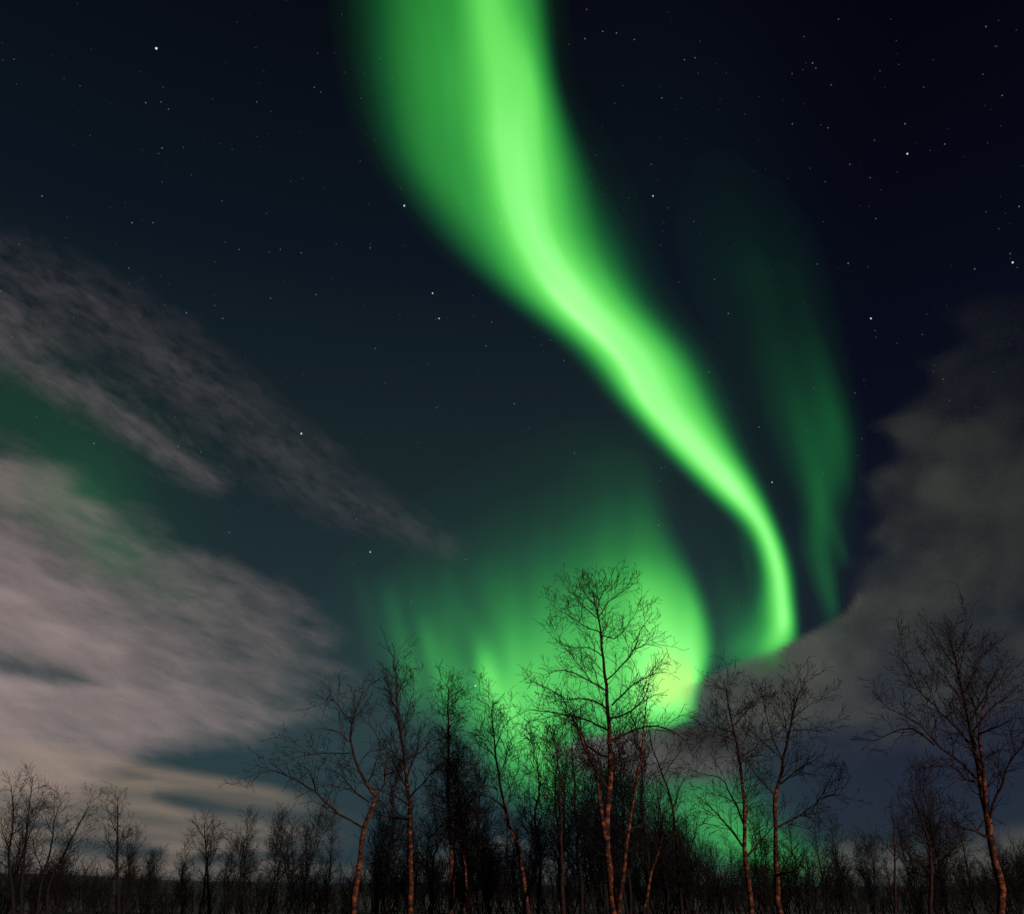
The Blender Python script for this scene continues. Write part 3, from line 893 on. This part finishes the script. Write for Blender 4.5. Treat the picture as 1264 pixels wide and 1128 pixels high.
tree('birch_tree', 36, [(315, 1128), (318, 1000), (310, 880), (275, 760), (235, 650)],
     [[(315, 900), (350, 800), (370, 720)], [(312, 880), (250, 800), (190, 690)], [(290, 800), (310, 720), (300, 650)], [(316, 950), (400, 880), (440, 830)], [(315, 980), (250, 900), (210, 880)]],
     'dark spreading tree just left of the large right edge birch', 19, scale=sc5, rad=.09, dens=.8, group=G2, mats=(M_LIMB, M_TWIG, M_TWIG), trunk_from=.35)
tree('birch_tree', 40, [(190, 1128), (187, 960), (185, 860), (185, 790)],
     [[(187, 920), (140, 860), (120, 830)], [(187, 940), (230, 880), (250, 840)]],
     'smaller dark tree left of the dark spreading tree', 20, scale=sc5, rad=.07, dens=.8, group=G2, mats=(M_LIMB, M_TWIG, M_TWIG), trunk_from=.3)
sc3 = (0, 900, 3.718)
GL = 'bare trees at the left edge'
LT = [([(60, 848), (55, 720), (40, 600), (60, 400), (50, 270)], [[(50, 560), (10, 470), (0, 400)], [(50, 500), (90, 420), (100, 350)]], 'dark bare tree nearest the left edge'),
      ([(95, 848), (100, 700), (120, 500), (130, 400), (150, 230)], [[(120, 520), (160, 420), (180, 330)], [(110, 600), (70, 520), (60, 480)]], 'tallest slim bare tree at the left edge'),
      ([(170, 848), (190, 700), (230, 560), (250, 420), (280, 330)], [[(200, 660), (160, 560), (150, 480)], [(240, 480), (210, 400), (240, 340)]], 'forked bare tree, third from the left edge'),
      ([(215, 848), (230, 700), (300, 560), (350, 460), (410, 350)], [[(300, 560), (380, 500), (420, 460)], [(240, 680), (330, 610), (380, 560)]], 'bare tree leaning right over the far hill'),
      ([(545, 848), (540, 650), (540, 450), (540, 320)], [[(540, 600), (490, 500), (480, 440)], [(540, 560), (590, 470), (600, 420)], [(540, 480), (500, 400), (490, 340)]], 'lone slim bare tree in front of the far left hill'),
      ([(965, 848), (955, 700), (945, 560), (938, 430)], [[(950, 640), (990, 560), (1005, 480)], [(948, 600), (910, 540)]], 'slim bare tree between the far hill and the dark thicket')]
for k, (tr_, lm_, lab) in enumerate(LT):
    tree('bare_tree', 44, tr_, lm_, lab, 30 + k, scale=sc3, rad=.09, dens=1.0, group=GL, mats=(M_FAR, M_FAR, M_FARTWIG), trunk_from=.3)


# ---- copies: far trees and the thicket
def proto_tree(seed, h, stems, habit, rad, spreadx=.5):
    rnd = random.Random(seed)
    root = bpy.data.objects.new('bare_tree', None)
    COL.objects.link(root)
    tk, tw = MB(), MB()
    for s in range(stems):
        a_ = rnd.uniform(0, 6.28)
        lean = spreadx * (s > 0 or stems > 2) * rnd.uniform(.3, 1)
        hh = h * (1 if s == 0 else rnd.uniform(.6, .95))
        P = [Vector((0, 0, 0))]
        for i in range(8):
            P.append(Vector((math.cos(a_) * lean * hh * ((i + 1) / 8) ** .9 * .45 + rnd.gauss(0, .06), math.sin(a_) * lean * hh * ((i + 1) / 8) ** .9 * .45 + rnd.gauss(0, .06), hh * (i + 1) / 8)))
        P = refine(P, rnd, .02, .4)
        tk.tube(P, [rad * (1 - i / (len(P) - 1)) ** .9 + .008 for i in range(len(P))], 5)
        offshoots(tw, P, rad * .6, .008, 1, rnd, habit, .22)
    tk.build('trunk', M_FAR, root)
    tw.build('crown', M_FARTWIG, root)
    return root


FARH = dict(BIRCH, levels=3, density=[0, 3.8, 4.6, 5.0], length=[0, 2.1, 1.05, .55], rad=[0, .036, .02, .013], tip=.009, spread=(25, 55), up=[0, .5, .25, .1])
protos = [proto_tree(50, 7, 1, FARH, .09), proto_tree(51, 7, 2, FARH, .07), proto_tree(52, 6.5, 3, FARH, .06), proto_tree(53, 7, 1, dict(FARH, spread=(15, 38)), .08), proto_tree(54, 6, 4, FARH, .05, .8)]
SHR = dict(BIRCH, levels=3, density=[0, 4.2, 4.5, 4], length=[0, 1.0, .6, .35], rad=[0, .02, .011, .008], tip=.006, spread=(18, 50), up=[0, .5, .3, .1])
shrubs = [proto_tree(60 + k, 3.2, 6, SHR, .025, 1.0) for k in range(3)]
used_p = set()


def copy_tree(p, name, loc, rz, sc, label, cat, group):
    if p.name not in used_p:
        used_p.add(p.name)
        r = p
        r.name = name
        used_p.add(r.name)
    else:
        r = p.copy()
        r.name = name
        COL.objects.link(r)
        for ch in list(p.children):
            c = ch.copy()
            COL.objects.link(c)
            c.parent = r
    r.location = loc
    r.rotation_euler = (0, 0, rz)
    r.scale = (sc, sc, sc)
    tag(r, label, cat, group)
    return r


# (x of the base, y of the top, distance, prototype)
FT = [(300, 1012, 60, 2, 'leftmost bush like tree of the dark clump left of the crooked birch'), (335, 1008, 58, 1, 'middle tree of the dark clump left of the crooked birch'), (370, 1002, 60, 4, 'wide dark tree in the clump left of the crooked birch'),
      (405, 1010, 56, 0, 'dark tree touching the crooked birch trunk on its left'), (250, 1018, 66, 0, 'slim far tree above the left thicket, left of the clump'), (220, 1046, 72, 2, 'low far tree right of the pale cloud stripe'),
      (465, 1000, 48, 4, 'dark tree between the crooked birch and the slender upright birch'), (480, 950, 42, 3, 'slim dark tree touching the slender upright birch'), (535, 985, 46, 1, 'dark tree right of the slender upright birch trunk'),
      (560, 935, 40, 0, 'dark tree behind the narrow bushy topped tree'), (590, 960, 42, 3, 'dark slim tree left of the leaning birch trunk'), (605, 1000, 48, 2, 'low dark tree behind the leaning birch'),
      (640, 1005, 50, 4, 'low wide dark tree under the yellow green glow'), (665, 920, 38, 3, 'upright dark tree inside the green glow right of the leaning birch'), (690, 905, 37, 1, 'dark two stemmed tree left of the central birch'),
      (715, 900, 38, 0, 'dark tree close behind the central birch trunk on the left'), (735, 960, 42, 2, 'low dark tree behind the central birch trunk'), (775, 905, 40, 1, 'dark tree close behind the central birch trunk on the right'),
      (800, 900, 40, 3, 'slim dark tree rising to the bright yellow green spot'), (825, 975, 44, 2, 'dark tree below the small purple cloud'), (850, 1010, 50, 4, 'wide dark low tree left of the birch pair'),
      (880, 1050, 60, 2, 'low round dark tree left of the birch pair'), (905, 1030, 56, 0, 'dark tree behind the left birch of the pair'), (945, 1000, 50, 1, 'dark tree between the two birches of the pair'),
      (985, 1020, 52, 3, 'slim dark tree just right of the birch pair'), (1018, 1010, 50, 0, 'slim dark tree, second one right of the birch pair'), (1045, 1022, 56, 2, 'grey twiggy tree in front of the right horizon cloud'),
      (1075, 1030, 58, 4, 'low dark tree left of the smaller dark tree'), (1125, 1010, 54, 1, 'dark tree between the smaller and the spreading dark trees'), (1165, 960, 46, 2, 'dense dark tree behind the spreading dark tree'),
      (1200, 1010, 52, 0, 'dark tree just left of the large birch trunk at the right'), (1250, 1040, 56, 4, 'low dark tree in the bottom right corner'), (15, 1000, 58, 1, 'dark tree in the bottom left corner'),
      (135, 1040, 70, 3, 'small far tree left of the lone slim tree'), (160, 1030, 70, 2, 'small far tree right of the lone slim tree'), (185, 1050, 74, 4, 'low far tree beside the pale cloud stripe'),
      (745, 930, 45, 4, 'wide dark tree crossing behind the central birch trunk'), (570, 1010, 52, 2, 'low dark tree behind the narrow bushy topped tree'), (510, 1015, 52, 4, 'low dark tree right of the slender upright birch'),
      (1100, 1045, 62, 0, 'small dark tree left of the spreading dark tree'), (70, 1040, 66, 2, 'low dark tree under the leaning tree at the left'), (280, 1040, 66, 1, 'low far tree at the left of the dark clump')]
rnd = random.Random(99)
for x, ytop, dist, pi, lab in FT:
    p = protos[pi]
    top = at(x, ytop, dist)
    h0 = [7, 7, 6.5, 7, 6][pi]
    b_ = at(x, 1105, dist)
    copy_tree(p, 'bare_tree', (b_.x, dist, 0), rnd.uniform(0, 6.28), top.z / h0 / 1.04, lab, 'tree', 'dark bare trees of the far row')
n_sh = 0
hv = vnoise(3, 77)
for k in range(250):
    x = -40 + 1345 * (k + rnd.random()) / 250
    dist = rnd.uniform(44, 84)
    b_ = at(x, 1105, dist)
    s = rnd.uniform(.65, 1.25) * (1.0 + .5 * (dist - 44) / 40) * (1.05 if 430 < x < 900 else (.62 if x < 430 else .82)) * float(.45 + 1.1 * hv(x / 55.))
    copy_tree(shrubs[k % 3], 'shrub', (b_.x, dist, 0), rnd.uniform(0, 6.28), s, 'low leafless shrub in the black thicket along the bottom', 'shrub', 'leafless shrubs of the bottom thicket')
